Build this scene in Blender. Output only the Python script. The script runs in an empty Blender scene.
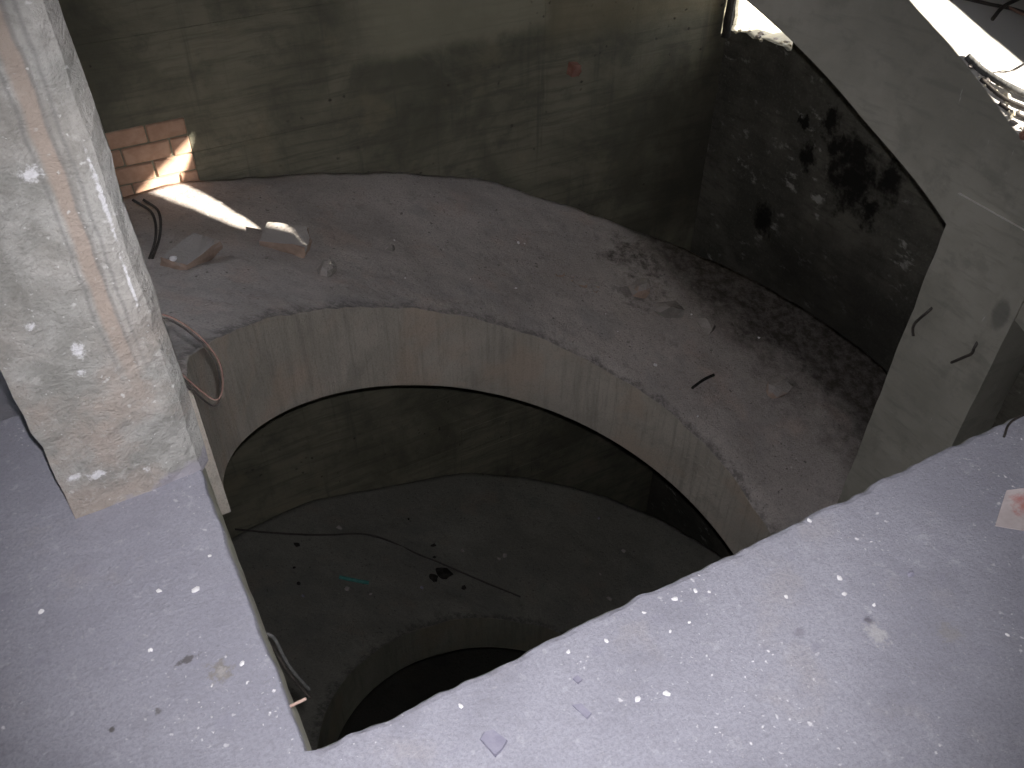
import bpy, bmesh, math, random
from mathutils import Vector, Matrix, noise as mnoise
random.seed(7)
sc = bpy.context.scene
C = sc.collection
PI = math.pi

# ------------------------------------------------------------------ camera
F_PX, TH, ROLL, HD = 881.07, 0.735, 0.008, 0.497
CAM = Vector((-0.039, -0.787, 1.5))
fw = Vector((math.sin(HD)*math.cos(TH), math.cos(HD)*math.cos(TH), -math.sin(TH)))
rt0 = Vector((math.cos(HD), -math.sin(HD), 0)); up0 = rt0.cross(fw)
rt = rt0*math.cos(ROLL) + up0*math.sin(ROLL); up = up0*math.cos(ROLL) - rt0*math.sin(ROLL)
cd = bpy.data.cameras.new('camera'); cam = bpy.data.objects.new('camera', cd); C.objects.link(cam)
cd.sensor_width = 36; cd.lens = F_PX/1024*36; cd.clip_start = 0.02; cd.clip_end = 500
cam.matrix_world = Matrix((rt, up, -fw)).transposed().to_4x4()
cam.location = CAM
sc.camera = cam

# ------------------------------------------------------------------ light
sc.view_settings.view_transform = 'Standard'; sc.view_settings.look = 'None'
sc.view_settings.gamma = 1; sc.view_settings.use_curve_mapping = False
sc.view_settings.exposure = 0.0
w = bpy.data.worlds.new('sky'); sc.world = w; w.use_nodes = True
bg = w.node_tree.nodes['Background']; bg.inputs['Color'].default_value = (0.80, 0.88, 1.0, 1); bg.inputs['Strength'].default_value = 4.0
SUN = Vector((0.663, -0.748, 0.415)).normalized()      # towards the sun
sd = bpy.data.lights.new('sun', 'SUN'); sd.energy = 26; sd.angle = math.radians(0.53); sd.color = (1.0, 0.93, 0.80)
so = bpy.data.objects.new('sun', sd); C.objects.link(so); so.rotation_euler = SUN.to_track_quat('Z', 'Y').to_euler()
so.location = (12, -14, 12)
# the photographer's flash, up and to the right of the lens
fd = bpy.data.lights.new('camera_flash', 'SPOT'); fd.energy = 186; fd.color = (0.985, 0.97, 1.0)
fd.spot_size = math.radians(85); fd.spot_blend = 0.75; fd.shadow_soft_size = 0.012
fo = bpy.data.objects.new('camera_flash', fd); C.objects.link(fo)
fo.location = CAM + rt*0.022 + up*0.05
fo.rotation_euler = (-(fw*1.0 - rt*0.01 - up*0.03)).to_track_quat('Z', 'Y').to_euler()

# ------------------------------------------------------------------ geometry of the tower
X0, Y0 = 1.303, 1.11           # axis of the spiral
RIN = 1.272                    # radius of the eye of the ramp
ROUT = 2.70
WX, WY = 4.02, 3.74            # inner faces of right and back wall
WXL, WYN = -1.42, -1.62        # inner faces of left and near wall
STOREY = 2.655

# ------------------------------------------------------------------ node helpers
class NT:
    def __init__(s, name):
        s.m = bpy.data.materials.new(name); s.m.use_nodes = True
        s.t = s.m.node_tree; s.n = s.t.nodes; s.b = s.n['Principled BSDF']
        s.pos = s.n.new('ShaderNodeNewGeometry').outputs['Position']
    def lk(s, a, b): s.t.links.new(a, b)
    def put(s, sock, v):
        if isinstance(v, bpy.types.NodeSocket): s.lk(v, sock)
        else: sock.default_value = v
    def vmul(s, v, k):
        n = s.n.new('ShaderNodeVectorMath'); n.operation = 'MULTIPLY'; s.put(n.inputs[0], v); n.inputs[1].default_value = k; return n.outputs[0]
    def vadd(s, v, k):
        n = s.n.new('ShaderNodeVectorMath'); n.operation = 'ADD'; s.put(n.inputs[0], v); s.put(n.inputs[1], k); return n.outputs[0]
    def noise(s, scale, detail=5, rough=0.6, vec=None, dist=0, col=False):
        n = s.n.new('ShaderNodeTexNoise'); s.lk(vec if vec is not None else s.pos, n.inputs['Vector'])
        n.inputs['Scale'].default_value = scale; n.inputs['Detail'].default_value = detail
        n.inputs['Roughness'].default_value = rough; n.inputs['Distortion'].default_value = dist
        return n.outputs['Color' if col else 'Fac']
    def voro(s, scale, vec=None, feature='F1', out='Distance', rnd=1.0):
        n = s.n.new('ShaderNodeTexVoronoi'); s.lk(vec if vec is not None else s.pos, n.inputs['Vector'])
        n.feature = feature; n.inputs['Scale'].default_value = scale; n.inputs['Randomness'].default_value = rnd
        return n.outputs[out]
    def rng(s, v, a, b, c=0.0, d=1.0):
        n = s.n.new('ShaderNodeMapRange'); n.interpolation_type = 'SMOOTHSTEP'; s.put(n.inputs[0], v)
        n.inputs[1].default_value = a; n.inputs[2].default_value = b; n.inputs[3].default_value = c; n.inputs[4].default_value = d
        return n.outputs[0]
    def mth(s, op, a, b=0.0):
        n = s.n.new('ShaderNodeMath'); n.operation = op; s.put(n.inputs[0], a); s.put(n.inputs[1], b); return n.outputs[0]
    def mix(s, f, a, b, mode='MIX'):
        n = s.n.new('ShaderNodeMix'); n.data_type = 'RGBA'; n.blend_type = mode
        s.put(n.inputs[0], f); s.put(n.inputs[6], a); s.put(n.inputs[7], b); return n.outputs[2]
    def sep(s, v=None):
        n = s.n.new('ShaderNodeSeparateXYZ'); s.lk(v if v is not None else s.pos, n.inputs[0]); return n.outputs
    def blob(s, c, r, k=0.0, ns=6, squash=(1, 1, 1), soft=0.5):
        """stain of radius r about point c with a ragged edge"""
        v = s.vadd(s.pos, tuple(-x for x in c)); v = s.vmul(v, squash)
        n = s.n.new('ShaderNodeVectorMath'); n.operation = 'LENGTH'; s.lk(v, n.inputs[0])
        d = n.outputs['Value']
        if k: d = s.mth('ADD', d, s.mth('MULTIPLY', s.mth('SUBTRACT', s.noise(ns, 5, 0.65), 0.5), k))
        return s.rng(d, r, r*soft, 0, 1)
    def out(s, color, rough=0.92, height=None, bump=0.3, dist=0.02, spec=0.25):
        s.put(s.b.inputs['Base Color'], color); s.put(s.b.inputs['Roughness'], rough)
        s.b.inputs['Specular IOR Level'].default_value = spec
        if height is not None:
            n = s.n.new('ShaderNodeBump'); n.inputs['Strength'].default_value = bump; n.inputs['Distance'].default_value = dist
            s.lk(height, n.inputs['Height']); s.lk(n.outputs[0], s.b.inputs['Normal'])
        return s.m
def rgb(r, g, b): return (r, g, b, 1)

def mat_simple(name, c1, c2, scale=20, rough=0.9, bump=0.3, spec=0.25, metallic=0):
    t = NT(name); n = t.noise(scale, 6, 0.65)
    m = t.out(t.mix(t.rng(n, 0.3, 0.7), c1, c2), rough, n, bump, 0.01, spec)
    t.b.inputs['Metallic'].default_value = metallic
    return m

def mat_ledge():
    t = NT('dusty_landing_concrete')
    big = t.noise(1.6, 6, 0.6); mid = t.noise(9, 6, 0.65); fine = t.noise(140, 5, 0.75); grit = t.noise(420, 2, 0.6)
    c = t.mix(t.rng(big, 0.35, 0.65), rgb(0.300, 0.297, 0.350), rgb(0.385, 0.382, 0.442))
    c = t.mix(t.rng(mid, 0.52, 0.72, 0, 0.4), c, rgb(0.265, 0.260, 0.300))
    c = t.mix(t.rng(t.noise(5, 5, 0.6, t.vadd(t.pos, (2, 8, 1))), 0.56, 0.68, 0, 0.3), c, rgb(0.42, 0.385, 0.38))
    c = t.mix(t.rng(fine, 0.40, 0.68, 0, 0.55), c, rgb(0.225, 0.22, 0.25))
    c = t.mix(t.rng(t.noise(34, 6, 0.72, dist=0.5), 0.50, 0.66, 0, 0.35), c, rgb(0.27, 0.265, 0.30))
    c = t.mix(t.rng(t.noise(22, 6, 0.7, t.vadd(t.pos, (6, 2, 3))), 0.56, 0.70, 0, 0.4), c, rgb(0.52, 0.51, 0.56))
    c = t.mix(t.rng(grit, 0.62, 0.75, 0, 0.35), c, rgb(0.62, 0.60, 0.64))
    # lime spatters in loose drifts, and flat bluish pieces of aggregate
    cl = t.rng(t.noise(3.0, 4, 0.65, t.vadd(t.pos, (3.1, 1.7, 0))), 0.46, 0.66)
    wob = t.vadd(t.pos, t.vmul(t.noise(50, 3, 0.6, col=True), (0.02, 0.02, 0.02)))
    for sc_, r0, k in ((26, 0.15, 1.0), (55, 0.22, 0.9), (110, 0.26, 0.7)):
        v = t.voro(sc_, wob); rn = t.sep(t.voro(sc_, wob, out='Color'))[0]
        m = t.mth('MULTIPLY', t.rng(v, r0, r0*0.4), t.rng(rn, 0.66, 0.9))
        m = t.mth('MULTIPLY', m, t.mth('MULTIPLY', t.mth('ADD', cl, 0.16), k))
        c = t.mix(m, c, rgb(0.84, 0.82, 0.85))
    for off, sc_, th in (((0.31, 0.77, 0), 11, 0.78), ((0.9, 0.2, 0), 21, 0.82)):
        q = t.vadd(wob, off); v = t.voro(sc_, q); rn = t.sep(t.voro(sc_, q, out='Color'))[1]
        m = t.mth('MULTIPLY', t.rng(t.mth('ADD', v, t.mth('MULTIPLY', t.mth('SUBTRACT', t.noise(45, 5, 0.7), 0.5), 0.5)), 0.30, 0.10), t.rng(rn, th, th+0.06, 0, 0.5))
        c = t.mix(m, c, rgb(0.29, 0.285, 0.345))
    # gouges and a scabbed crater
    for q, r, sq, col, f in (((-0.152, 0.275, 0), 0.020, (0.75, 2.2, 1), rgb(0.10, 0.09, 0.09), 0.8), ((-0.105, 0.222, 0), 0.026, (1, 0.8, 1), rgb(0.24, 0.22, 0.20), 0.8),
                             ((-0.104, 0.219, 0), 0.013, (1, 1, 1), rgb(0.42, 0.40, 0.40), 0.6), ((-0.302, 0.20, 0), 0.009, (1, 1, 1), rgb(0.12, 0.11, 0.11), 0.9),
                             ((-0.223, 0.196, 0), 0.009, (1, 1, 1), rgb(0.15, 0.14, 0.14), 0.8), ((1.045, -0.264, 0), 0.012, (1, 1, 1), rgb(0.14, 0.13, 0.16), 0.8),
                             ((1.164, -0.36, 0), 0.030, (1, 1, 1), rgb(0.30, 0.28, 0.27), 0.5), ((1.036, -0.295, 0), 0.024, (1, 0.7, 1), rgb(0.55, 0.53, 0.53), 0.55),
                             ((0.905, -0.222, 0), 0.016, (1, 1, 1), rgb(0.24, 0.23, 0.27), 0.6)):
        c = t.mix(t.mth('MULTIPLY', t.blob(q, r, r*2.8, 75, sq, 0.3), f), c, col)
    pz = t.sep()[2]
    c = t.mix(t.rng(pz, -0.004, -0.02), c, rgb(0.36, 0.35, 0.29))
    h = t.mth('ADD', t.mth('MULTIPLY', fine, 0.45), t.mth('ADD', mid, t.mth('MULTIPLY', t.noise(28, 5, 0.7), 0.6)))
    return t.out(c, 0.95, h, 0.5, 0.012, 0.15)

def mat_pillar():
    t = NT('stained_pillar_concrete')
    st = t.noise(1.0, 6, 0.62, t.vmul(t.pos, (22, 22, 2.2)))
    big = t.noise(6.5, 6, 0.66, dist=0.6); mid = t.noise(19, 6, 0.7, dist=0.4); fine = t.noise(130, 5, 0.75); pz = t.sep()
    c = t.mix(t.rng(big, 0.38, 0.62), rgb(0.315, 0.31, 0.29), rgb(0.45, 0.44, 0.42))
    lowb = t.rng(pz[2], 0.55, 0.25)
    c = t.mix(t.mth('MULTIPLY', t.rng(t.noise(5.2, 5, 0.6, t.vadd(t.pos, (4, 2, 1))), 0.40, 0.60, 0, 0.75), t.mth('ADD', t.mth('MULTIPLY', lowb, 0.8), 0.2)), c, rgb(0.44, 0.37, 0.325))
    c = t.mix(t.rng(mid, 0.54, 0.70, 0, 0.55), c, rgb(0.235, 0.225, 0.20))
    c = t.mix(t.rng(t.noise(14, 6, 0.7, t.vadd(t.pos, (1, 5, 9))), 0.58, 0.70, 0, 0.5), c, rgb(0.60, 0.58, 0.56))
    c = t.mix(t.rng(st, 0.54, 0.70, 0, 0.4), c, rgb(0.22, 0.21, 0.19))
    c = t.mix(t.rng(fine, 0.45, 0.72, 0, 0.38), c, rgb(0.20, 0.195, 0.18))
    c = t.mix(t.rng(t.noise(45, 5, 0.7), 0.56, 0.7, 0, 0.4), c, rgb(0.56, 0.54, 0.52))
    xx = t.mth('ADD', pz[0], t.mth('MULTIPLY', t.mth('SUBTRACT', t.noise(9, 4, 0.6), 0.5), 0.02))
    up_ = t.rng(pz[2], 0.2, 0.5)
    band = t.mth('MULTIPLY', t.rng(xx, -0.100, -0.088), t.rng(xx, -0.062, -0.072))
    c = t.mix(t.mth('MULTIPLY', t.mth('MULTIPLY', band, up_), 0.75), c, rgb(0.43, 0.345, 0.29))
    for q in (-0.104, -0.066, -0.05):      # thin dark form joints beside the arris
        ln = t.mth('MULTIPLY', t.rng(xx, q-0.006, q), t.rng(xx, q+0.006, q))
        c = t.mix(t.mth('MULTIPLY', t.mth('MULTIPLY', ln, up_), 0.5), c, rgb(0.21, 0.205, 0.20))
    for ctr, r, sq in (((-0.024, 0.74, 0.70), 0.011, (1.9, 1, 0.11)), ((-0.027, 0.74, 0.53), 0.008, (1.9, 1, 0.10)), ((-0.02, 0.74, 0.40), 0.006, (1.6, 1, 0.14)),
                       ((-0.211, 0.73, 0.50), 0.011, (1, 1, 1)), ((-0.154, 0.73, 0.42), 0.016, (1, 1, 0.8)), ((-0.165, 0.73, 0.365), 0.011, (1, 1, 1)),
                       ((-0.255, 0.73, 0.115), 0.014, (0.8, 1, 1.3)), ((-0.215, 0.73, 0.10), 0.018, (0.8, 1, 1.2)), ((-0.12, 0.73, 0.065), 0.010, (1, 1, 0.8)), ((-0.115, 0.73, 0.78), 0.022, (1, 1, 1.2))):
        c = t.mix(t.mth('MULTIPLY', t.blob(ctr, r, r*2.2, 110, sq, 0.3), 0.9), c, rgb(0.80, 0.79, 0.82))
    wob = t.vadd(t.pos, t.vmul(t.noise(60, 3, 0.6, col=True), (0.02, 0.02, 0.02)))
    for sc_, th in ((42, 0.84), (90, 0.80)):
        v = t.voro(sc_, wob); rn = t.sep(t.voro(sc_, wob, out='Color'))[0]
        c = t.mix(t.mth('MULTIPLY', t.rng(v, 0.25, 0.08), t.rng(rn, th, th+0.08, 0, 0.75)), c, rgb(0.70, 0.69, 0.68))
    c = t.mix(t.mth('MULTIPLY', t.rng(t.mth('ADD', t.mth('ADD', pz[2], t.mth('MULTIPLY', pz[0], -0.25)), t.mth('MULTIPLY', t.noise(18, 5, 0.65), -0.09)), 0.005, -0.015), 0.9), c, rgb(0.40, 0.38, 0.425))
    h = t.mth('ADD', t.mth('MULTIPLY', fine, 0.35), t.mth('ADD', t.mth('MULTIPLY', mid, 1.3), t.mth('MULTIPLY', st, 0.4)))
    return t.out(c, 0.9, h, 0.7, 0.016, 0.2)

def mat_ramp(name, soot=True):
    t = NT(name)
    n = t.n.new('ShaderNodeNewGeometry')
    nz = t.sep(n.outputs['Normal'])[2]
    topm = t.rng(t.mth('ADD', nz, t.mth('MULTIPLY', t.mth('SUBTRACT', t.noise(20, 4), 0.5), 0.3)), 0.5, 0.8)
    big = t.noise(1.7, 6, 0.6); mid = t.noise(7, 6, 0.68); fine = t.noise(110, 5, 0.75); grit = t.noise(260, 2, 0.6)
    k = 1.0 if soot else 0.50 if 'lower' in name else 0.16; w_ = 1.0 if soot else 0.93  # k dims the turns further down: shade of the depth put into the colour
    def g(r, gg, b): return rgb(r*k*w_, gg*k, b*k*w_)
    top = t.mix(t.rng(big, 0.35, 0.65), g(0.44, 0.395, 0.378), g(0.56, 0.505, 0.485))
    top = t.mix(t.rng(mid, 0.54, 0.72, 0, 0.55), top, g(0.32, 0.285, 0.27))
    top = t.mix(t.rng(t.noise(3.3, 4, 0.6, t.vadd(t.pos, (7, 1, 2))), 0.55, 0.70, 0, 0.55), top, g(0.56, 0.45, 0.405))
    top = t.mix(t.rng(fine, 0.42, 0.70, 0, 0.5), top, g(0.20, 0.18, 0.17))
    top = t.mix(t.rng(grit, 0.64, 0.75, 0, 0.4), top, g(0.52, 0.48, 0.47))
    wg = t.vadd(t.pos, t.vmul(t.noise(35, 3, 0.6, col=True), (0.03, 0.03, 0.03)))
    for sc_, th, col in ((38, 0.80, g(0.13, 0.115, 0.11)), (70, 0.78, g(0.15, 0.135, 0.13)), (55, 0.90, g(0.70, 0.66, 0.64))):
        v0 = t.voro(sc_, wg); rn0 = t.sep(t.voro(sc_, wg, out='Color'))[0]
        top = t.mix(t.mth('MULTIPLY', t.rng(v0, 0.34, 0.10), t.mth('MULTIPLY', t.rng(rn0, th, th+0.08, 0, 0.9), t.rng(t.noise(4, 4, 0.65), 0.40, 0.62, 0.15, 1))), top, col)
    top = t.mix(t.rng(t.noise(13, 6, 0.72, dist=0.5), 0.55, 0.70, 0, 0.45), top, g(0.25, 0.22, 0.21))
    top = t.mix(t.rng(t.noise(2.4, 5, 0.65, t.vadd(t.pos, (1, 9, 4))), 0.52, 0.66, 0, 0.4), top, g(0.30, 0.285, 0.29))
    vv = t.vmul(t.vadd(t.pos, (-X0, -Y0, 0)), (1, 1, 0)); l2 = t.n.new('ShaderNodeVectorMath'); l2.operation = 'LENGTH'; t.lk(vv, l2.inputs[0])
    er = t.mth('ADD', l2.outputs['Value'], t.mth('MULTIPLY', t.mth('SUBTRACT', t.noise(9, 5, 0.7), 0.5), 0.22))
    top = t.mix(t.mth('MULTIPLY', t.rng(er, RIN+0.07, RIN+0.01), t.rng(t.noise(30, 5, 0.75), 0.42, 0.56, 0.15, 0.75)), top, g(0.15, 0.14, 0.135))
    if soot:   # burnt rubbish along the outer side of the ramp
        v = t.vadd(t.pos, (-X0, -Y0, 0)); v = t.vmul(v, (1, 1, 0))
        ln = t.n.new('ShaderNodeVectorMath'); ln.operation = 'LENGTH'; t.lk(v, ln.inputs[0]); rr = ln.outputs['Value']
        px = t.sep()
        rr2 = t.mth('ADD', rr, t.mth('MULTIPLY', t.mth('SUBTRACT', t.noise(3.4, 7, 0.72), 0.5), 1.3))
        m = t.mth('MULTIPLY', t.rng(rr2, 1.75, 2.40), t.rng(px[0], 2.80, 3.15))
        m = t.mth('MAXIMUM', m, t.mth('MULTIPLY', t.mth('MULTIPLY', t.blob((2.92, 2.92, -1.6), 0.34, 1.0, 9, soft=0.25), t.rng(t.noise(24, 5, 0.75), 0.35, 0.6, 0.3, 1)), 0.85))
        m = t.mth('MAXIMUM', m, t.mth('MULTIPLY', t.blob((2.66, 2.62, -1.62), 0.14, 0.6, 14, soft=0.25), 0.5))
        top = t.mix(t.rng(px[0], 0.0, -0.3), top, rgb(0.36, 0.345, 0.38))
        top = t.mix(t.mth('MULTIPLY', m, t.rng(t.noise(17, 6, 0.72), 0.35, 0.62, 0.72, 0.96)), top, rgb(0.045, 0.039, 0.033))
    st = t.noise(1.0, 6, 0.68, t.vmul(t.pos, (30, 30, 1.8))); st2 = t.noise(1.0, 4, 0.6, t.vmul(t.pos, (80, 80, 6))); pat = t.noise(5, 5, 0.65)
    side = t.mix(t.rng(big, 0.35, 0.65), g(0.44, 0.40, 0.35), g(0.56, 0.51, 0.45))
    side = t.mix(t.rng(st, 0.46, 0.68, 0, 0.6), side, g(0.31, 0.285, 0.25))
    side = t.mix(t.rng(pat, 0.52, 0.68, 0, 0.5), side, g(0.33, 0.305, 0.27))
    side = t.mix(t.mth('MULTIPLY', t.rng(st2, 0.66, 0.76, 0, 0.8), t.rng(t.noise(3, 3), 0.45, 0.6)), side, g(0.62, 0.61, 0.58))
    side = t.mix(t.rng(t.noise(2.2, 4, 0.6), 0.48, 0.64, 0, 0.5), side, g(0.54, 0.42, 0.33))
    side = t.mix(t.rng(fine, 0.45, 0.72, 0, 0.35), side, g(0.16, 0.155, 0.135))
    c = t.mix(topm, side, top)
    h = t.mth('ADD', t.mth('MULTIPLY', fine, 0.4), t.mth('ADD', t.noise(24, 6, 0.7), t.mth('MULTIPLY', st, 0.3)))
    return t.out(c, 0.95, h, 0.7, 0.016, 0.12)

def mat_wall_back():
    t = NT('board_marked_wall_concrete')
    wob = t.vadd(t.pos, t.vmul(t.noise(3, 3, 0.6, col=True), (0.0, 0.0, 0.05)))
    gr = t.noise(1.0, 6, 0.68, t.vmul(wob, (1.8, 2, 30))); big = t.noise(1.5, 6, 0.62, dist=0.5); run = t.noise(1.0, 5, 0.6, t.vmul(t.pos, (16, 4, 0.8))); pat = t.noise(4.5, 6, 0.7)
    c = t.mix(t.rng(big, 0.36, 0.64), rgb(0.135, 0.130, 0.100), rgb(0.245, 0.230, 0.175))
    c = t.mix(t.rng(gr, 0.45, 0.68, 0, 0.55), c, rgb(0.105, 0.102, 0.08))
    c = t.mix(t.rng(pat, 0.50, 0.66, 0, 0.5), c, rgb(0.105, 0.104, 0.085))
    c = t.mix(t.rng(t.noise(3, 5, 0.6, t.vadd(t.pos, (5, 5, 5))), 0.54, 0.74, 0, 0.35), c, rgb(0.32, 0.275, 0.19))
    c = t.mix(t.rng(run, 0.54, 0.72, 0, 0.55), c, rgb(0.11, 0.108, 0.09))
    pw = t.sep(t.vadd(t.pos, t.vmul(t.noise(6, 4, 0.6, col=True), (0.05, 0, 0.12))))
    c = t.mix(t.mth('MULTIPLY', t.mth('MULTIPLY', t.rng(pw[0], 1.25, 1.75), t.rng(pw[0], 2.70, 2.62)), t.rng(pw[2], -0.40, -0.30, 0, 0.55)), c, rgb(0.40, 0.375, 0.28))   # paler rectangle high on the wall
    c = t.mix(t.mth('MULTIPLY', t.mth('MULTIPLY', t.rng(pw[0], 2.60, 2.72), t.rng(pw[2], -0.55, -0.35)), 0.35), c, rgb(0.36, 0.30, 0.19))
    c = t.mix(t.mth('MULTIPLY', t.blob((4.05, WY, -1.55), 0.95, 0.7, 2.2, (1, 1, 0.75), 0.2), 0.75), c, rgb(0.055, 0.052, 0.044))     # shade of the dark corner, put into the wall colour
    wv = t.vadd(t.pos, t.vmul(t.noise(30, 3, 0.6, col=True), (0.03, 0.03, 0.03)))
    v = t.voro(24, wv); rn = t.sep(t.voro(24, wv, out='Color'))[0]
    pit = t.mth('MULTIPLY', t.rng(v, 0.30, 0.10), t.mth('MULTIPLY', t.rng(rn, 0.80, 0.9, 0, 0.7), t.rng(t.noise(2.5, 4, 0.6), 0.5, 0.62)))
    c = t.mix(pit, c, rgb(0.045, 0.04, 0.035))
    h = t.mth('ADD', gr, t.mth('ADD', t.mth('MULTIPLY', t.noise(60, 5, 0.7), 0.4), t.mth('MULTIPLY', pit, -1.5)))
    return t.out(c, 0.93, h, 0.6, 0.012, 0.15)

def mat_wall_right():
    t = NT('sooty_wall_concrete')
    gr = t.noise(1.0, 6, 0.68, t.vmul(t.pos, (2, 4, 20))); big = t.noise(1.6, 6, 0.65); fine = t.noise(50, 5, 0.75)
    c = t.mix(t.rng(big, 0.35, 0.65), rgb(0.085, 0.082, 0.07), rgb(0.165, 0.155, 0.13))
    c = t.mix(t.rng(gr, 0.46, 0.68, 0, 0.6), c, rgb(0.06, 0.057, 0.05))
    c = t.mix(t.rng(fine, 0.5, 0.7, 0, 0.4), c, rgb(0.23, 0.22, 0.19))
    wob = t.vadd(t.pos, t.vmul(t.noise(12, 4, 0.6, col=True), (0.05, 0.05, 0.05)))
    st = t.noise(1.0, 5, 0.65, t.vmul(wob, (3, 7, 16)))
    pt = t.rng(t.noise(4.2, 4, 0.65, t.vadd(t.pos, (9, 3, 1))), 0.50, 0.62)
    c = t.mix(t.mth('MULTIPLY', t.rng(st, 0.54, 0.68, 0, 0.75), pt), c, rgb(0.50, 0.48, 0.45))
    m = t.blob((WX, 2.44, -1.10), 0.25, 0.55, 9, (1, 1, 0.8), 0.35)
    for q, r in (((WX, 2.80, -1.15), 0.085), ((WX, 2.17, -1.01), 0.13), ((WX, 2.70, -0.87), 0.10), ((WX, 2.60, -1.0), 0.09), ((WX, 3.05, -1.75), 0.12), ((WX, 2.25, -1.25), 0.10), ((WX, 2.9, -0.95), 0.05)):
        m = t.mth('MAXIMUM', m, t.blob(q, r, 0.22, 16, (1, 1, 0.7), 0.3))
    c = t.mix(t.mth('MULTIPLY', t.blob((WX, 2.3, -2.0), 0.75, 0.9, 3.5, (1, 0.6, 1), 0.2), 0.7), c, rgb(0.03, 0.028, 0.025))  # broad darker area around the foot of the wall
    c = t.mix(t.mth('MULTIPLY', m, 0.93), c, rgb(0.012, 0.011, 0.010))
    c = t.mix(t.rng(t.sep()[0], WX+0.015, WX+0.05), c, rgb(0.52, 0.49, 0.42))      # daylight glare in the gap, put into a paler colour of its sides
    h = t.mth('ADD', gr, t.mth('MULTIPLY', t.noise(40, 6, 0.7), 0.7))
    return t.out(c, 0.93, h, 0.7, 0.016, 0.12)

def mat_column():
    t = NT('grey_column_concrete')
    big = t.noise(2.0, 6, 0.6); gr = t.noise(1.0, 6, 0.62, t.vmul(t.pos, (5, 5, 28)))
    c = t.mix(t.rng(big, 0.35, 0.65), rgb(0.225, 0.215, 0.185), rgb(0.295, 0.28, 0.245))
    c = t.mix(t.rng(gr, 0.5, 0.7, 0, 0.4), c, rgb(0.15, 0.148, 0.13))
    c = t.mix(t.mth('MULTIPLY', t.blob((2.61, 0.55, -0.36), 0.06, 0.06, 12, (1, 1.6, 0.8)), 0.55), c, rgb(0.08, 0.08, 0.075))
    sc2 = t.noise(1.0, 4, 0.6, t.vmul(t.pos, (60, 60, 9)))
    c = t.mix(t.mth('MULTIPLY', t.rng(sc2, 0.68, 0.76, 0, 0.7), t.rng(t.noise(6, 3), 0.48, 0.6)), c, rgb(0.45, 0.44, 0.42))
    c = t.mix(t.rng(t.noise(9, 6, 0.7), 0.5, 0.68, 0, 0.45), c, rgb(0.165, 0.16, 0.14))
    gn = t.n.new('ShaderNodeNewGeometry'); c = t.mix(t.rng(t.sep(gn.outputs['Normal'])[2], 0.6, 0.85), c, rgb(0.58, 0.56, 0.54))     # pale dust lying on top
    h = t.mth('ADD', gr, t.mth('MULTIPLY', t.noise(50, 6, 0.7), 0.5))
    return t.out(c, 0.92, h, 0.35, 0.012, 0.15)

M = dict(
    ledge=mat_ledge(), pillar=mat_pillar(), ramp=mat_ramp('dusty_ramp_concrete'), ramp2=mat_ramp('lower_ramp_concrete', False), ramp3=mat_ramp('shade_dimmed_ramp_concrete', False),  # deepest turn darkened most, standing in for the lack of light there
    wback=mat_wall_back(), wright=mat_wall_right(), column=mat_column(),
    plain=mat_simple('plain_concrete', rgb(0.20, 0.19, 0.16), rgb(0.29, 0.27, 0.23), 3),
    mortar=mat_simple('lime_mortar', rgb(0.21, 0.20, 0.145), rgb(0.28, 0.26, 0.20), 30),
    sand=mat_simple('pale_ground', rgb(0.50, 0.46, 0.38), rgb(0.60, 0.56, 0.47), 0.6),
    wire=mat_simple('dark_wire', rgb(0.025, 0.022, 0.02), rgb(0.06, 0.05, 0.045), 40, 0.6, 0.2, 0.4),
    rust=mat_simple('rusty_wire', rgb(0.16, 0.095, 0.08), rgb(0.24, 0.15, 0.125), 60, 0.8),
    copper=mat_simple('pinkish_rod', rgb(0.42, 0.29, 0.24), rgb(0.55, 0.42, 0.36), 60, 0.7),
    grey_cable=mat_simple('dusty_cable', rgb(0.06, 0.06, 0.06), rgb(0.12, 0.117, 0.115), 60, 0.7),
    black=mat_simple('burnt_lump', rgb(0.010, 0.009, 0.008), rgb(0.03, 0.027, 0.024), 30),
    rock=mat_simple('rubble_stone', rgb(0.19, 0.17, 0.16), rgb(0.30, 0.27, 0.25), 18, 0.95, 0.6),
    dirtbrick=mat_simple('dusty_brick', rgb(0.27, 0.22, 0.20), rgb(0.38, 0.27, 0.22), 9, 0.95, 0.6),
    redbrick=mat_simple('red_brick_piece', rgb(0.24, 0.11, 0.085), rgb(0.34, 0.19, 0.15), 14, 0.95, 0.6),
    lime=mat_simple('white_lime_chip', rgb(0.75, 0.73, 0.76), rgb(0.88, 0.86, 0.88), 60),
    slate=mat_simple('bluish_chip', rgb(0.25, 0.24, 0.31), rgb(0.31, 0.30, 0.37), 40),
    teal=mat_simple('teal_stick', rgb(0.05, 0.20, 0.18), rgb(0.10, 0.28, 0.26), 30),
    steel=mat_simple('dark_pipe', rgb(0.03, 0.028, 0.025), rgb(0.06, 0.055, 0.05), 20, 0.7),
)
def mat_brick(i):
    k = random.uniform(0.85, 1.12); a = random.uniform(0, 10)
    t = NT('brick_clay'); n = t.noise(16, 6, 0.65, t.vadd(t.pos, (a, a, a)))
    c = t.mix(t.rng(n, 0.35, 0.68), rgb(0.46*k, 0.285*k, 0.205*k), rgb(0.56*k, 0.37*k, 0.275*k))
    c = t.mix(t.rng(t.noise(45, 4, 0.6), 0.6, 0.75, 0, 0.4), c, rgb(0.40, 0.34, 0.27))
    return t.out(c, 0.93, n, 0.4, 0.01, 0.15)
BRICKS = [mat_brick(i) for i in range(4)]
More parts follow.
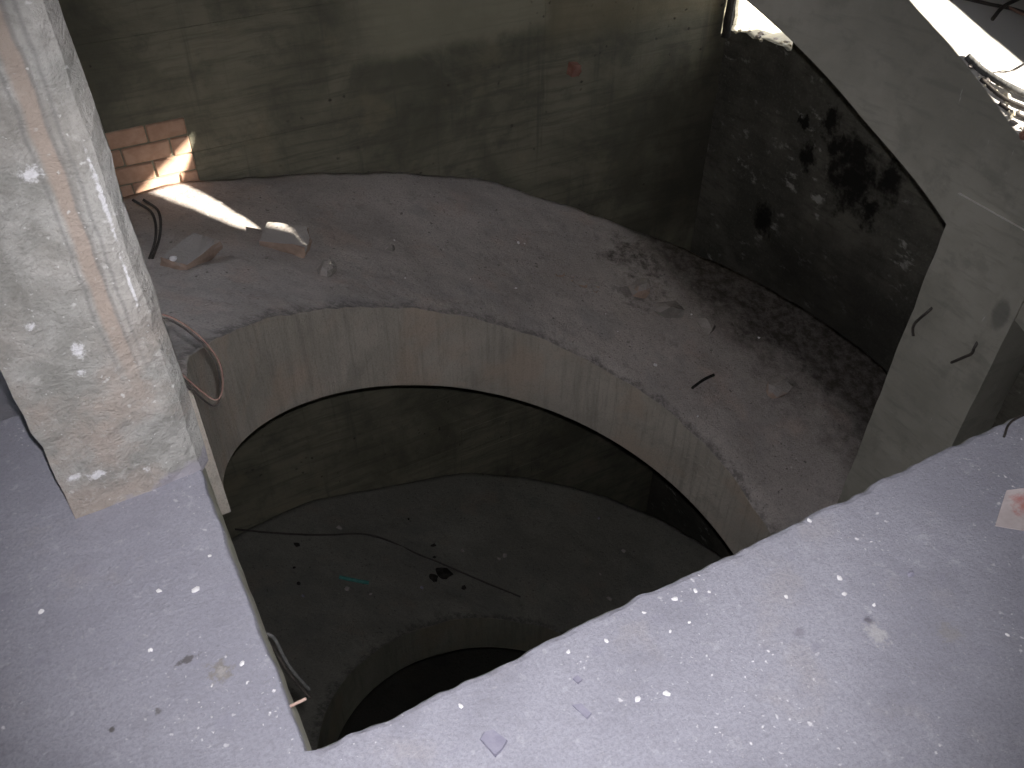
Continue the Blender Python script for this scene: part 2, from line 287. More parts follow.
def mat_scrap():
    t = NT('printed_scrap'); n = t.noise(30, 5, 0.6)
    c = t.mix(t.rng(n, 0.3, 0.7), rgb(0.50, 0.43, 0.43), rgb(0.60, 0.53, 0.53))
    c = t.mix(t.mth('MULTIPLY', t.blob((1.585, -0.215, 0.01), 0.05, 0.13, 26, (0.8, 1.4, 1), 0.3), 0.8), c, rgb(0.46, 0.15, 0.13))
    return t.out(c, 0.7, n, 0.2, 0.004)
M['scrap'] = mat_scrap()
def mat_dusted(name, side, dust):
    t = NT(name); n = t.noise(16, 6, 0.68); gn = t.n.new('ShaderNodeNewGeometry'); nz = t.sep(gn.outputs['Normal'])[2]
    c = t.mix(t.rng(n, 0.35, 0.65, 0.0, 0.7), side, tuple(x*0.7 for x in side[:3]) + (1,))
    c = t.mix(t.rng(t.mth('ADD', nz, t.mth('MULTIPLY', t.mth('SUBTRACT', n, 0.5), 0.8)), 0.45, 0.8), c, dust)
    return t.out(c, 0.95, t.mth('ADD', n, t.noise(70, 4, 0.7)), 0.7, 0.012, 0.12)
M['dirtbrick'] = mat_dusted('dusted_brick', rgb(0.43, 0.32, 0.265), rgb(0.40, 0.365, 0.35))
M['rock'] = mat_dusted('dusted_stone', rgb(0.30, 0.275, 0.255), rgb(0.37, 0.335, 0.32))

# ------------------------------------------------------------------ object helpers
def link(name, bm, mat, parent=None, smooth=False, origin=None, recalc=True):
    if recalc: bmesh.ops.recalc_face_normals(bm, faces=bm.faces)
    if smooth:
        for f in bm.faces: f.smooth = True
    bm.verts.ensure_lookup_table()
    if origin is None and parent is None:
        xs = [v.co for v in bm.verts]
        origin = Vector(((min(c.x for c in xs)+max(c.x for c in xs))/2, (min(c.y for c in xs)+max(c.y for c in xs))/2, min(c.z for c in xs)))
    elif parent is not None: origin = parent.location.copy()
    bmesh.ops.translate(bm, verts=bm.verts, vec=-Vector(origin))
    me = bpy.data.meshes.new(name); bm.to_mesh(me); bm.free()
    me.materials.append(mat)
    o = bpy.data.objects.new(name, me); C.objects.link(o)
    if parent is not None: o.parent = parent
    else: o.location = origin
    return o
def tag(o, label, cat, group=None):
    o['label'] = label; o['category'] = cat
    if group: o['group'] = group
    return o
def struct(o, label=None):
    o['kind'] = 'structure'
    if label: o['label'] = label
    return o
def empty(name, loc):
    o = bpy.data.objects.new(name, None); C.objects.link(o); o.location = loc; o.empty_display_size = 0.05; return o
def box(bm, a, b):
    vs = [bm.verts.new((x, y, z)) for x in (a[0], b[0]) for y in (a[1], b[1]) for z in (a[2], b[2])]
    for f in ((0,1,3,2), (4,6,7,5), (0,4,5,1), (2,3,7,6), (0,2,6,4), (1,5,7,3)): bm.faces.new([vs[i] for i in f])
    return vs
def catmull(P, n=8):
    P = [Vector(q) for q in P]; Q = [P[0]*2-P[1]] + P + [P[-1]*2-P[-2]]; out = []
    for i in range(1, len(Q)-2):
        a, b, c, d = Q[i-1:i+3]
        for k in range(n):
            t = k/n
            out.append(0.5*((2*b) + (c-a)*t + (2*a-5*b+4*c-d)*t*t + (3*b-a-3*c+d)*t**3))
    out.append(P[-1]); return out
def tube(bm, P, r, seg=7, n=8, smooth=True):
    P = catmull(P, n) if smooth else [Vector(q) for q in P]
    rings = []; ref = Vector((0.31, 0.17, 0.93))
    for i, q in enumerate(P):
        d = (P[min(i+1, len(P)-1)] - P[max(i-1, 0)]).normalized()
        a = d.cross(ref).normalized(); b = d.cross(a)
        rings.append([bm.verts.new(q + (a*math.cos(2*PI*k/seg) + b*math.sin(2*PI*k/seg))*r) for k in range(seg)])
    for i in range(len(rings)-1):
        for k in range(seg): bm.faces.new((rings[i][k], rings[i][(k+1) % seg], rings[i+1][(k+1) % seg], rings[i+1][k]))
    bm.faces.new(rings[0][::-1]); bm.faces.new(rings[-1])
def wire(name, P, r, mat, parent=None, n=8):
    bm = bmesh.new(); tube(bm, P, r, n=n); return link(name, bm, mat, parent, smooth=True)
def nz3(v, s, seed=0): return mnoise.noise(Vector(v)*s + Vector((seed*7.3, seed*3.1, seed*1.7)))
def rock(name, ctr, size, mat, rz=0, seed=0, rough=0.28, sub=2, tilt=0, parent=None):
    """broken lump: icosphere flattened by chisel planes and noise, ctr = centre of its foot"""
    bm = bmesh.new(); bmesh.ops.create_icosphere(bm, subdivisions=sub, radius=1)
    rnd = random.Random(seed); planes = [(Vector((rnd.uniform(-1,1), rnd.uniform(-1,1), rnd.uniform(-1,1))).normalized(), rnd.uniform(0.5, 0.8)) for _ in range(7)]
    for v in bm.verts:
        for n, d in planes:
            k = v.co.dot(n)
            if k > d: v.co -= n*(k-d)*0.9
        v.co *= 1 + rough*nz3(v.co, 1.7, seed)
    bmesh.ops.transform(bm, matrix=Matrix.Translation(ctr) @ Matrix.Rotation(rz, 4, 'Z') @ Matrix.Rotation(tilt, 4, 'X') @ Matrix.Diagonal((size[0]/2, size[1]/2, size[2]/2, 1)), verts=bm.verts)
    bmesh.ops.translate(bm, verts=bm.verts, vec=(0, 0, size[2]*0.30))
    return link(name, bm, mat, parent)
def brick_chunk(name, ctr, size, mat, rot, seed=0, jag=0.012, parent=None):
    """piece of brick with a broken end and worn edges"""
    bm = bmesh.new(); bmesh.ops.create_cube(bm, size=1)
    bmesh.ops.subdivide_edges(bm, edges=bm.edges, cuts=3, use_grid_fill=True)
    bmesh.ops.transform(bm, matrix=Matrix.Diagonal((*size, 1)), verts=bm.verts)
    for v in bm.verts:
        k = max(0, v.co.x/size[0]*2) ** 3
        v.co += Vector((nz3(v.co, 25, seed), nz3(v.co, 25, seed+1), nz3(v.co, 25, seed+2)))*jag*(0.5+2.5*k)
        cornerness = sum(abs(v.co[i]) > size[i]*0.46 for i in range(3))
        if cornerness >= 2: v.co *= 0.965
    bmesh.ops.transform(bm, matrix=Matrix.Translation(ctr) @ rot.to_4x4(), verts=bm.verts)
    return link(name, bm, mat, parent)
def sstep(a, b, x):
    t = min(1, max(0, (x-a)/(b-a))); return t*t*(3-2*t)
def interp(T, x):
    if x <= T[0][0]: return T[0][1]
    for (a, u), (b, v) in zip(T, T[1:]):
        if x <= b: return u + (v-u)*(x-a)/(b-a)
    return T[-1][1]

# ------------------------------------------------------------------ walls
def wall_with_holes(name, to3, outer, holes, shifts, thick_vec, mat):
    bm = bmesh.new(); loops = []
    for L in [outer] + holes:
        vs = [bm.verts.new(to3(*q)) for q in L]
        es = [bm.edges.new((vs[i], vs[(i+1) % len(vs)])) for i in range(len(vs))]
        loops.append((vs, es))
    bmesh.ops.triangle_fill(bm, edges=[e for _, es in loops for e in es], use_beauty=True)
    front = list(bm.faces); mp = {}
    for (vs, _), s in zip(loops, [Vector((0,0,0))] + shifts):
        for v in vs: mp[v] = bm.verts.new(v.co + Vector(thick_vec) + Vector(s))
    for f in front: bm.faces.new([mp[v] for v in reversed(f.verts)])
    for vs, _ in loops:
        for i in range(len(vs)):
            a, b = vs[i], vs[(i+1) % len(vs)]; bm.faces.new((a, b, mp[b], mp[a]))
    return link(name, bm, mat)
ZB, ZT = -9.3, 3.4
def ragged(P, step, amp, seed, s=9):
    out = []
    for i in range(len(P)):
        a, b = Vector(P[i]), Vector(P[(i+1) % len(P)]); n = max(1, int((b-a).length/step))
        for k in range(n):
            q = a.lerp(b, k/n); out.append((q.x + amp*nz3((q.x, q.y, 1), s, seed), q.y + amp*nz3((q.x, q.y, 5), s, seed+3)))
    return out
RT = 0.48
corner_gap = ragged([(3.13, -0.585), (3.71, -0.66), (3.715, 0.20), (3.13, 0.20)], 0.045, 0.035, 2, 13)
sun_gap = ragged([(-0.46, 1.012), (-0.20, 1.276), (-0.03, 1.45), (-0.06, 1.575), (-0.60, 1.535), (-0.71, 1.31), (-0.665, 1.17), (-0.86, 1.065), (-0.86, 0.945)], 0.06, 0.008, 5)  # unseen opening, outline shaped so the sun lands as streak and strip
sun_shift = Vector((0, SUN.y/SUN.x*RT, SUN.z/SUN.x*RT))
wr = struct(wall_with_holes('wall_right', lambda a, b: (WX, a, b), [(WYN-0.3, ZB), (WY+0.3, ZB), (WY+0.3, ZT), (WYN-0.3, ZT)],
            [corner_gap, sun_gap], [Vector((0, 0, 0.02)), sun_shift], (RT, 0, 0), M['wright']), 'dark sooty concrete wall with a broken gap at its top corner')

# back wall: cast against boards, with a patch walled up in brick
bm = bmesh.new(); rnd = random.Random(3)
BX0, BX1, BZ0, BZ1 = -0.42, 0.502, -1.02, -0.512
ADDED_WIN = (-0.75, 1.15, 0.34, 0.98)     # out-of-view opening added under the ramp above to let sky fill in
z = ZB
rows = []
while z < ZT:
    h = rnd.uniform(0.11, 0.17)
    z2 = min(z+h, ZT)
    for cut in (BZ0, BZ1, ADDED_WIN[2], ADDED_WIN[3]):
        if z < cut < z2 - 0.001 : z2 = cut
    rows.append((z, z2)); z = z2
lift_x = [WXL, -0.42, 0.502, 1.95, 2.62, WX]
for z, z2 in rows:
    inb = BZ0-0.001 <= z and z2 <= BZ1+0.001
    jx = 1.95 + rnd.uniform(-0.02, 0.02)
    inw = ADDED_WIN[2]-0.001 <= z and z2 <= ADDED_WIN[3]+0.001
    lx = lift_x if inb else [WXL, ADDED_WIN[0], ADDED_WIN[1], jx, 2.62, WX] if inw else [WXL, jx, 2.62, WX]
    for xa, xb in zip(lx, lx[1:]):
        if inw and xa == ADDED_WIN[0]: continue
        if BZ0-0.001 <= z and z2 <= BZ1+0.001 and xa >= BX0-0.001 and xb <= BX1+0.001: continue
        d = rnd.uniform(0, 0.004); g = 0.0004
        n = max(1, int((xb-xa)/0.35)); zz = rnd.uniform(-0.003, 0.003)
        vs = []
        for i in range(n+1):
            x = xa + (xb-xa)*i/n; e = 0.002*nz3((x, z, 0), 3, 4)
            yy = WY + d + e; b = 0.0010 if i in (0, n) else 0
            xx = x + (0.0006 if i == 0 else -0.0006 if i == n else 0)
            vs.append([bm.verts.new(q) for q in ((xx, WY+0.032, z+g), (xx, yy+b, z+g), (xx, yy+b, z2-g), (xx, WY+0.032, z2-g))])
        for i in range(n):
            for k in range(3): bm.faces.new((vs[i][k], vs[i+1][k], vs[i+1][k+1], vs[i][k+1]))
        for q in (vs[0], vs[-1]): bm.faces.new(q)
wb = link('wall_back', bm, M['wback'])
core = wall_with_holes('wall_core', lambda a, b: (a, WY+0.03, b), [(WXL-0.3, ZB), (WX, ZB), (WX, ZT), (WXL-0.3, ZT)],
                       [[(ADDED_WIN[0], ADDED_WIN[2]), (ADDED_WIN[1], ADDED_WIN[2]), (ADDED_WIN[1], ADDED_WIN[3]), (ADDED_WIN[0], ADDED_WIN[3])]], [Vector((0, 0, 0))], (0, 0.27, 0), M['wback'])
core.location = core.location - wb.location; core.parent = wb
struct(wb, 'olive grey concrete wall with horizontal board marks')
# brick infill: each brick a part of the wall
BRZ = [-0.512 - 0.098*i for i in range(6)]
joints = {0: 0.302, 1: 0.400, 2: 0.295, 3: 0.402, 4: 0.30}
for r in range(5):
    j = joints[r]; xs = [j + 0.236*k for k in range(-4, 3)]
    if r in (1, 3): xs = [x + (-0.004 if x < 0.3 else 0) for x in xs]
    for a, b in zip(xs, xs[1:]):
        a = max(a, BX0); b = min(b, BX1)
        if b - a < 0.03: continue
        bm = bmesh.new(); rr = random.Random(r*31+int(a*100))
        g = 0.0045; dy = rr.uniform(-0.004, 0.004)
        vs = box(bm, (a+g, WY-0.003+dy, BRZ[r+1]+g), (b-g, WY+0.045, BRZ[r]-g))
        for v in vs: v.co += Vector((rr.uniform(-.003,.003), 0, rr.uniform(-.003,.003)))
        bmesh.ops.bevel(bm, geom=list(bm.edges), offset=0.006, segments=1, affect='EDGES')
        link('brick', bm, BRICKS[rr.randrange(4)], wb)
bm = bmesh.new(); box(bm, (BX0, WY+0.008, BZ0), (BX1, WY+0.035, BZ1)); link('mortar_bed', bm, M['mortar'], wb)
# left and near wall (behind the camera)
bm = bmesh.new(); box(bm, (WXL-0.3, WYN-0.3, ZB), (WXL, WY+0.03, ZT)); struct(link('wall_left', bm, M['plain']), 'plain concrete wall beside the landing')
bm = bmesh.new(); box(bm, (WXL, WYN-0.3, ZB), (WX, WYN, ZT)); struct(link('wall_near', bm, M['plain']), 'plain concrete wall behind the landing')
bm = bmesh.new(); box(bm, (WXL-0.3, WYN-0.3, ZT), (WX+RT, WY+0.3, ZT+0.2)); struct(link('ceiling', bm, M['plain']), 'concrete roof slab over the shaft')
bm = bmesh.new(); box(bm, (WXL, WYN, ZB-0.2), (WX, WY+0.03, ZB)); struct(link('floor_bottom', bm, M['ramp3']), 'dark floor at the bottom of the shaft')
bm = bmesh.new(); box(bm, (-150, -150, ZB-0.4), (150, 150, ZB-0.2)); struct(link('ground', bm, M['sand']), 'sunlit pale ground outside the tower')

# ------------------------------------------------------------------ landings
def landing(z, thick, mat, seed, fine=True):
    """L-shaped slab with worn, chipped edges along the eye of the shaft"""
    st = 0.009 if fine else 0.2
    def edge_pts():
        P = []
        x = WX
        while x > 0.001:                                   # edge along X, from the right wall to the inner corner
            bite = 0.009*nz3((x, 0, 0), 3.2, seed) + 0.007*nz3((x, 0, 0), 11, seed+2) + 0.0045*nz3((x, 0, 0), 34, seed+5)
            P.append((x, bite, Vector((0, -1, 0)))); x -= st
        y = 0.0
        while y < 0.80:
            bite = 0.003*nz3((0, y, 0), 5, seed+1) + 0.002*nz3((0, y, 0), 30, seed+4)
            P.append((bite, max(y, 0.002), Vector((-1, 0, 0)))); y += st
        P.append((-0.10, 0.86, Vector((-1, 0, 0)))); P.append((-0.10, Y0+0.02, Vector((-1, 0, 0))))
        return P
    E = edge_pts()
    prof = [(0.020, 0.0), (0.010, -0.004), (0.003, -0.014), (0.0, -0.034), (0.0, -thick)] if fine else [(0, 0), (0, -thick)]
    profL = [(0.019, 0.0), (0.016, -0.003), (0.010, -0.020), (0.004, -0.045), (0.006, -thick)] if fine else prof
    bm = bmesh.new(); rows = []
    for (x, y, n) in E:
        pr = profL if n.x else prof
        jit = 1 + 0.35*nz3((x, y, 2), 18, seed) if fine else 1
        rows.append([bm.verts.new((x + n.x*d*jit, y + n.y*d*jit, z+h + (0.004*nz3((x, y, h), 30, seed) if h < 0 and h > -0.1 else 0))) for d, h in pr])
    for a, b in zip(rows, rows[1:]):
        for k in range(len(prof)-1): bm.faces.new((a[k], a[k+1], b[k+1], b[k]))
    outer = [(WXL, Y0+0.02), (WXL, WYN), (WX, WYN)]
    tv = [bm.verts.new((x, y, z)) for x, y in outer]; bv = [bm.verts.new((x, y, z-thick)) for x, y in outer]
    ring_t = [r[0] for r in rows] + tv; ring_b = [r[-1] for r in rows] + bv
    for ring in (ring_t, ring_b):
        es = []
        for i in range(len(ring)):
            a, b = ring[i], ring[(i+1) % len(ring)]; es.append(bm.edges.get((a, b)) or bm.edges.new((a, b)))
        bmesh.ops.triangle_fill(bm, edges=es, use_beauty=True)
    n = len(rows); ch_t = [rows[-1][0]] + tv + [rows[0][0]]; ch_b = [rows[-1][-1]] + bv + [rows[0][-1]]
    for i in range(1, len(ch_t)-2): bm.faces.new((ch_t[i], ch_t[i+1], ch_b[i+1], ch_b[i]))
    bm.faces.new(list(rows[-1]) + [bv[0], tv[0]]); bm.faces.new(list(rows[0])[::-1] + [tv[-1], bv[-1]])
    return link('floor', bm, mat)
struct(landing(0.0, 0.28, M['ledge'], 1), 'dusty violet grey concrete landing with chipped edges around the shaft')
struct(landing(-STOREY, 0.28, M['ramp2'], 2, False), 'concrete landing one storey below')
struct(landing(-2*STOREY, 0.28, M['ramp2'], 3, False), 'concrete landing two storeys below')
struct(landing(STOREY, 0.28, M['plain'], 4, False), 'concrete landing one storey above')

# ------------------------------------------------------------------ spiral ramps
BERM = [(-30, 0), (-24, 0.0), (-11, 0.06), (-5, 0.09), (2, 0.10), (8, 0.115), (12, 0.085), (20, 0.03), (26, 0.0)]
def z1(ph): return -1.123 - 0.696*ph
def z2(ph): return -3.778 - 0.715*ph
def zu(ph): return 0.405 - 0.696*(ph - PI/2)
def rmax(ph):
    s, c = math.sin(ph), math.cos(ph); r = 9
    if c > 1e-3: r = min(r, (WY+0.003-Y0)/c)
    if s > 1e-3: r = min(r, (WX+0.003-X0)/s)
    if s < -1e-3: r = min(r, (WXL-0.003-X0)/s)
    if c < -1e-3: r = min(r, (WYN-0.003-Y0)/c)
    return r
def berm(ph, r):
    return interp(BERM, math.degrees(ph))*sstep(1.9, 2.65, r)
def ramp_top(zf, ph, r, seed, amp):
    x, y = X0 + r*math.sin(ph), Y0 + r*math.cos(ph)
    e = sstep(0.10, 0.0, r-RIN)                           # worn inner edge
    return zf(ph) + amp*(0.018*nz3((x, y, 0), 2.3, seed) + 0.011*nz3((x, y, 0), 8, seed) + 0.006*nz3((x, y, 0), 22, seed)) - amp*e*(0.012 + 0.016*nz3((x, y, 0), 6, seed+9))
def ramp(name, zf, t, a0, a1, seed, amp=1.0, rin=lambda ph: RIN, rout=lambda ph: ROUT, bermed=False, mat=None, step=0.9, nr=44):
    bm = bmesh.new(); N = int((a1-a0)/step); T = []; B = []
    for i in range(N+1):
        ph = math.radians(a0 + (a1-a0)*i/N); ri = rin(ph); ro = min(rout(ph), rmax(ph)); rt_, rb_ = [], []
        for k in range(nr+1):
            u = (k/nr)**1.25; r = ri + (ro-ri)*u
            x, y = X0 + r*math.sin(ph), Y0 + r*math.cos(ph)
            zt = ramp_top(zf, ph, r - ri + RIN, seed, amp) + (berm(ph, r) if bermed else 0)
            rt_.append(bm.verts.new((x, y, zt)))
            if k in (0, nr): rb_.append(bm.verts.new((x, y, zf(ph)-t)))
        T.append(rt_); B.append(rb_)
    for i in range(N):
        for k in range(nr): bm.faces.new((T[i][k], T[i+1][k], T[i+1][k+1], T[i][k+1]))
        bm.faces.new((T[i][0], B[i][0], B[i+1][0], T[i+1][0])); bm.faces.new((T[i][nr], T[i+1][nr], B[i+1][1], B[i][1]))
        bm.faces.new((B[i][0], B[i][1], B[i+1][1], B[i+1][0]))
    bm.faces.new(T[0] + B[0][::-1]); bm.faces.new(T[-1][::-1] + B[-1])
    o = link(name, bm, mat)
    for f in o.data.polygons: f.use_smooth = abs(f.normal.z) > 0.6
    return o
RO1 = [(18, 2.80), (22, 2.78), (30, 2.74), (40, 2.69), (50, 2.69), (90, 2.72)]
struct(ramp('spiral_ramp', lambda ph: min(z1(ph), -0.02), 0.496, -92, 126, 1, 1.0, rout=lambda ph: interp(RO1, math.degrees(ph)), bermed=True, mat=M['ramp']),
    'dusty spiral ramp slab curving along the board-marked wall below the landing')
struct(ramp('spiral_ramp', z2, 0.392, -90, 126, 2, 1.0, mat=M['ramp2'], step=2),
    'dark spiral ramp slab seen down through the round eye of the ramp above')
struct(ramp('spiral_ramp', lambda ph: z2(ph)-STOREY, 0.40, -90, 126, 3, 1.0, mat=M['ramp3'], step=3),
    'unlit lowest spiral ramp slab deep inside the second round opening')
def rin_u(ph):
    k = sstep(math.radians(80), math.radians(97), ph)
    return RIN*(1-k) + k*(2.622-X0)/max(0.3, math.sin(ph))
struct(ramp('spiral_ramp', lambda ph: max(zu(ph), -0.012), 0.460, -88, 148, 4, 0.35, rin=rin_u, mat=M['column']),
    'sloping grey ramp slab carried by the square column, its top edge sunlit')

# ------------------------------------------------------------------ pillar and column
def prism(name, plan, za, zb, mat, seed, rough=0.004, step=0.045, noisy_bottom=0.0):
    bm = bmesh.new(); pts = []
    for i in range(len(plan)):
        a, b = Vector(plan[i]), Vector(plan[(i+1) % len(plan)]); n = max(1, int((b-a).length/step))
        for k in range(n): pts.append((a.lerp(b, k/n), k == 0))
    cx = sum(p[0] for p in plan)/len(plan); cy = sum(p[1] for p in plan)/len(plan)
    N = max(2, int((zb-za)/step)); rows = []
    for j in range(N+1):
        z = za + (zb-za)*j/N; row = []
        for q, corner in pts:
            d = Vector((q.x-cx, q.y-cy)).normalized()
            k = rough*(nz3((q.x, q.y, z), 7, seed)*0.7 + nz3((q.x, q.y, z), 26, seed)*0.6) - (rough*1.2*max(0, nz3((q.x, q.y, z), 11, seed+3)) if corner else 0)
            row.append(bm.verts.new((q.x + d.x*k, q.y + d.y*k, z)))
        rows.append(row)
    m = len(pts)
    for a, b in zip(rows, rows[1:]):
        for k in range(m): bm.faces.new((a[k], a[(k+1) % m], b[(k+1) % m], b[k]))
    bm.faces.new(rows[0][::-1]); bm.faces.new(rows[-1])
    return link(name, bm, mat)
tag(prism('concrete_pillar', [(-0.288, 0.728), (-0.034, 0.738), (-0.012, 0.745), (0.012, 0.775), (0.012, 1.02), (-0.288, 1.02)], -0.01, STOREY-0.285, M['pillar'], 11, 0.007),
    'pale stained concrete pillar with lime runs standing on the landing edge', 'pillar')
tag(prism('concrete_column', [(2.612, 0.50), (2.835, 0.50), (2.835, 0.868), (2.612, 0.868)], -2.45, -0.05, M['column'], 12, 0.004),
    'grey square column with two wire hooks under the sloping ramp slab', 'column')

# ------------------------------------------------------------------ things lying about
def polar(x, y): return math.atan2(x-X0, y-Y0), math.hypot(x-X0, y-Y0)
def on1(x, y):
    ph, r = polar(x, y); return min(ramp_top(z1, ph, r, 1, 1.0), 9) + berm(ph, r)
def on2(x, y):
    ph, r = polar(x, y); return ramp_top(z2, ph, r, 2, 1.0)
def onu(x, y):
    ph, r = polar(x, y); return ramp_top(zu, ph, r - rin_u(ph) + RIN, 4, 0.35)
def RZ(a, tx=0, ty=0): return Matrix.Rotation(a, 3, 'Z') @ Matrix.Rotation(tx, 3, 'X') @ Matrix.Rotation(ty, 3, 'Y')

# rubble on the spiral ramp
tag(brick_chunk('brick_piece', (0.265, 2.775, on1(0.265, 2.775)+0.025), (0.27, 0.135, 0.065), M['dirtbrick'], RZ(0.80, 0.12, 0.16), 3),
    'flat dust-covered slab of brick with an orange broken side on the spiral ramp', 'brick piece')
tag(brick_chunk('brick_piece', (0.735, 2.99, on1(0.735, 2.99)+0.032), (0.22, 0.155, 0.09), M['dirtbrick'], RZ(-0.55, 0.10, 0.10), 8),
    'thick chunk of brick at the end of the sunlit streak on the ramp', 'brick piece')
tag(rock('rubble_stone', (0.835, 2.69, on1(0.835, 2.69)-0.012), (0.13, 0.10, 0.09), M['rock'], 0.5, 21), 'rounded grey stone beside the thick brick chunk on the ramp', 'stone')
tag(rock('rubble_stone', (0.185, 2.657, on1(0.185, 2.657)+0.052), (0.035, 0.03, 0.025), M['lime'], 0.3, 22), 'small white stone lying on the flat slab of brick', 'stone')
tag(rock('rubble_stone', (1.266, 2.985, on1(1.266, 2.985)-0.006), (0.09, 0.05, 0.05), M['rock'], 0.6, 23), 'pale elongated stone alone in the middle of the dusty ramp', 'stone')
tag(rock('rubble_stone', (2.70, 2.66, on1(2.70, 2.66)-0.02), (0.20, 0.16, 0.11), M['dirtbrick'], 0.3, 24), 'half-buried reddish lump at the edge of the burnt patch on the ramp', 'stone')
tag(rock('rubble_stone', (2.77, 2.48, on1(2.77, 2.48)-0.025), (0.26, 0.18, 0.11), M['rock'], -0.4, 25), 'half-buried broad grey lump beside the reddish one on the ramp', 'stone')
tag(rock('rubble_stone', (2.97, 2.33, on1(2.97, 2.33)-0.02), (0.18, 0.13, 0.09), M['rock'], 0.9, 26), 'half-buried dusty lump inside the black soot on the ramp', 'stone')
tag(rock('rubble_stone', (3.14, 1.84, on1(3.14, 1.84)-0.02), (0.24, 0.16, 0.09), M['dirtbrick'], 0.2, 27), 'reddish lump in the soot near the foot of the square column', 'stone')
for i, (x, y, s) in enumerate(((2.22, 2.80, .06), (2.27, 2.76, .04), (2.33, 2.72, .07), (2.38, 2.66, .035), (2.30, 2.79, .03), (2.42, 2.70, .045))):
    tag(rock('mortar_crumb', (x, y, on1(x, y)-s*0.12), (s, s*0.8, s*0.6), M['dirtbrick'], i, 30+i, sub=1), 'reddish brick crumb in a small drift on the open ramp', 'crumb', 'reddish crumbs on the ramp')
rnd = random.Random(17)
for i in range(46):
    ph = math.radians(rnd.uniform(-30, 62)); r = rnd.uniform(1.36, 2.5); s = rnd.choice((.012, .016, .02, .026, .034))
    x, y = X0 + r*math.sin(ph), Y0 + r*math.cos(ph)
    mk = rnd.choice(('rock', 'rock', 'dirtbrick', 'lime'))
    lab = {'rock': 'grey', 'dirtbrick': 'reddish', 'lime': 'white'}[mk] + ' pebble scattered on the dusty spiral ramp'
    lab = {.012: 'tiny ', .016: 'tiny ', .02: 'small ', .026: 'small ', .034: 'larger '}[s] + lab
    tag(rock('pebble', (x, y, on1(x, y)-s*0.1), (s, s*0.8, s*0.6), M[mk], rnd.uniform(0, 6), 40+i, sub=1), lab, 'pebble', lab + 's')
bm = bmesh.new(); tube(bm, [(2.575, 1.925, on1(2.575, 1.925)+0.012), (2.68, 1.96, on1(2.68, 1.96)+0.014), (2.775, 1.983, on1(2.775, 1.983)+0.012)], 0.009, 6)
tag(link('charred_stick', bm, M['black']), 'short charred stick lying on the ramp near the column', 'stick')

# bent wires sticking out of the ramp behind the pillar
e = empty('wire_stub', (0.10, 2.80, on1(0.10, 2.80)))
for k, dx in ((0, 0.0), (1, 0.035)):
    z0 = on1(0.10, 2.82)
    o = wire('strand', [(0.085+dx*0.4, 2.80, z0-0.01), (0.155+dx*0.5, 2.90, z0+0.05), (0.175+dx*0.8, 3.00, z0+0.11), (0.115+dx*1.2, 3.05-0.02*k, z0+0.17)], 0.006, M['wire'], e)
tag(e, 'pair of bent dark wires rising from the ramp behind the pillar', 'wire')

# looped wires on the side of the pillar
e = empty('wire_loop', (0.012, 0.85, 0.216))
wire('strand', [(0.00, 0.85, 0.375), (0.035, 0.85, 0.345), (0.072, 0.85, 0.285), (0.095, 0.85, 0.215), (0.096, 0.85, 0.16), (0.083, 0.85, 0.11), (0.064, 0.85, 0.098), (0.035, 0.85, 0.15), (0.006, 0.85, 0.218)], 0.0021, M['rust'], e)
wire('strand', [(0.00, 0.862, 0.355), (0.035, 0.862, 0.325), (0.066, 0.862, 0.272), (0.088, 0.862, 0.21), (0.090, 0.862, 0.15), (0.076, 0.862, 0.085), (0.055, 0.862, 0.075), (0.030, 0.862, 0.125), (0.006, 0.862, 0.20)], 0.0023, M['wire'], e)
tag(e, 'loop of two thin brown and dark wires on the side of the pale pillar', 'wire')

# cable hanging from the landing edge, and a rod end
e = empty('hanging_cable', (0.0, 0.30, -0.06))
wire('strand', [(-0.012, 0.305, -0.055), (0.006, 0.303, -0.085), (0.012, 0.30, -0.14), (0.020, 0.30, -0.21), (0.036, 0.30, -0.285), (0.045, 0.30, -0.32)], 0.0040, M['grey_cable'], e)
wire('strand', [(-0.010, 0.292, -0.06), (0.000, 0.29, -0.11), (0.012, 0.288, -0.20), (0.030, 0.287, -0.29), (0.040, 0.286, -0.33)], 0.003, M['wire'], e)
tag(e, 'grey cable end hanging over the edge of the landing into the shaft', 'cable')
wire_o = wire('rod_end', [(-0.022, 0.10, -0.012), (0.0, 0.10, -0.010), (0.019, 0.101, -0.011)], 0.0032, M['copper'])
tag(wire_o, 'pinkish rod end sticking out of the landing edge over the shaft', 'rod')

# hooks on the column
e = tag(wire('wire_hook', [(2.616, 0.797, -0.498), (2.602, 0.802, -0.52), (2.600, 0.815, -0.55), (2.600, 0.830, -0.59), (2.603, 0.832, -0.62), (2.606, 0.821, -0.648)], 0.0055, M['wire']), 'S-shaped black wire hook near the far edge of the square column', 'hook')
e = tag(wire('wire_hook', [(2.616, 0.584, -0.51), (2.602, 0.579, -0.53), (2.600, 0.578, -0.555), (2.600, 0.60, -0.59), (2.604, 0.635, -0.643)], 0.0055, M['wire']), 'angled black wire hook near the front arris of the square column', 'hook')

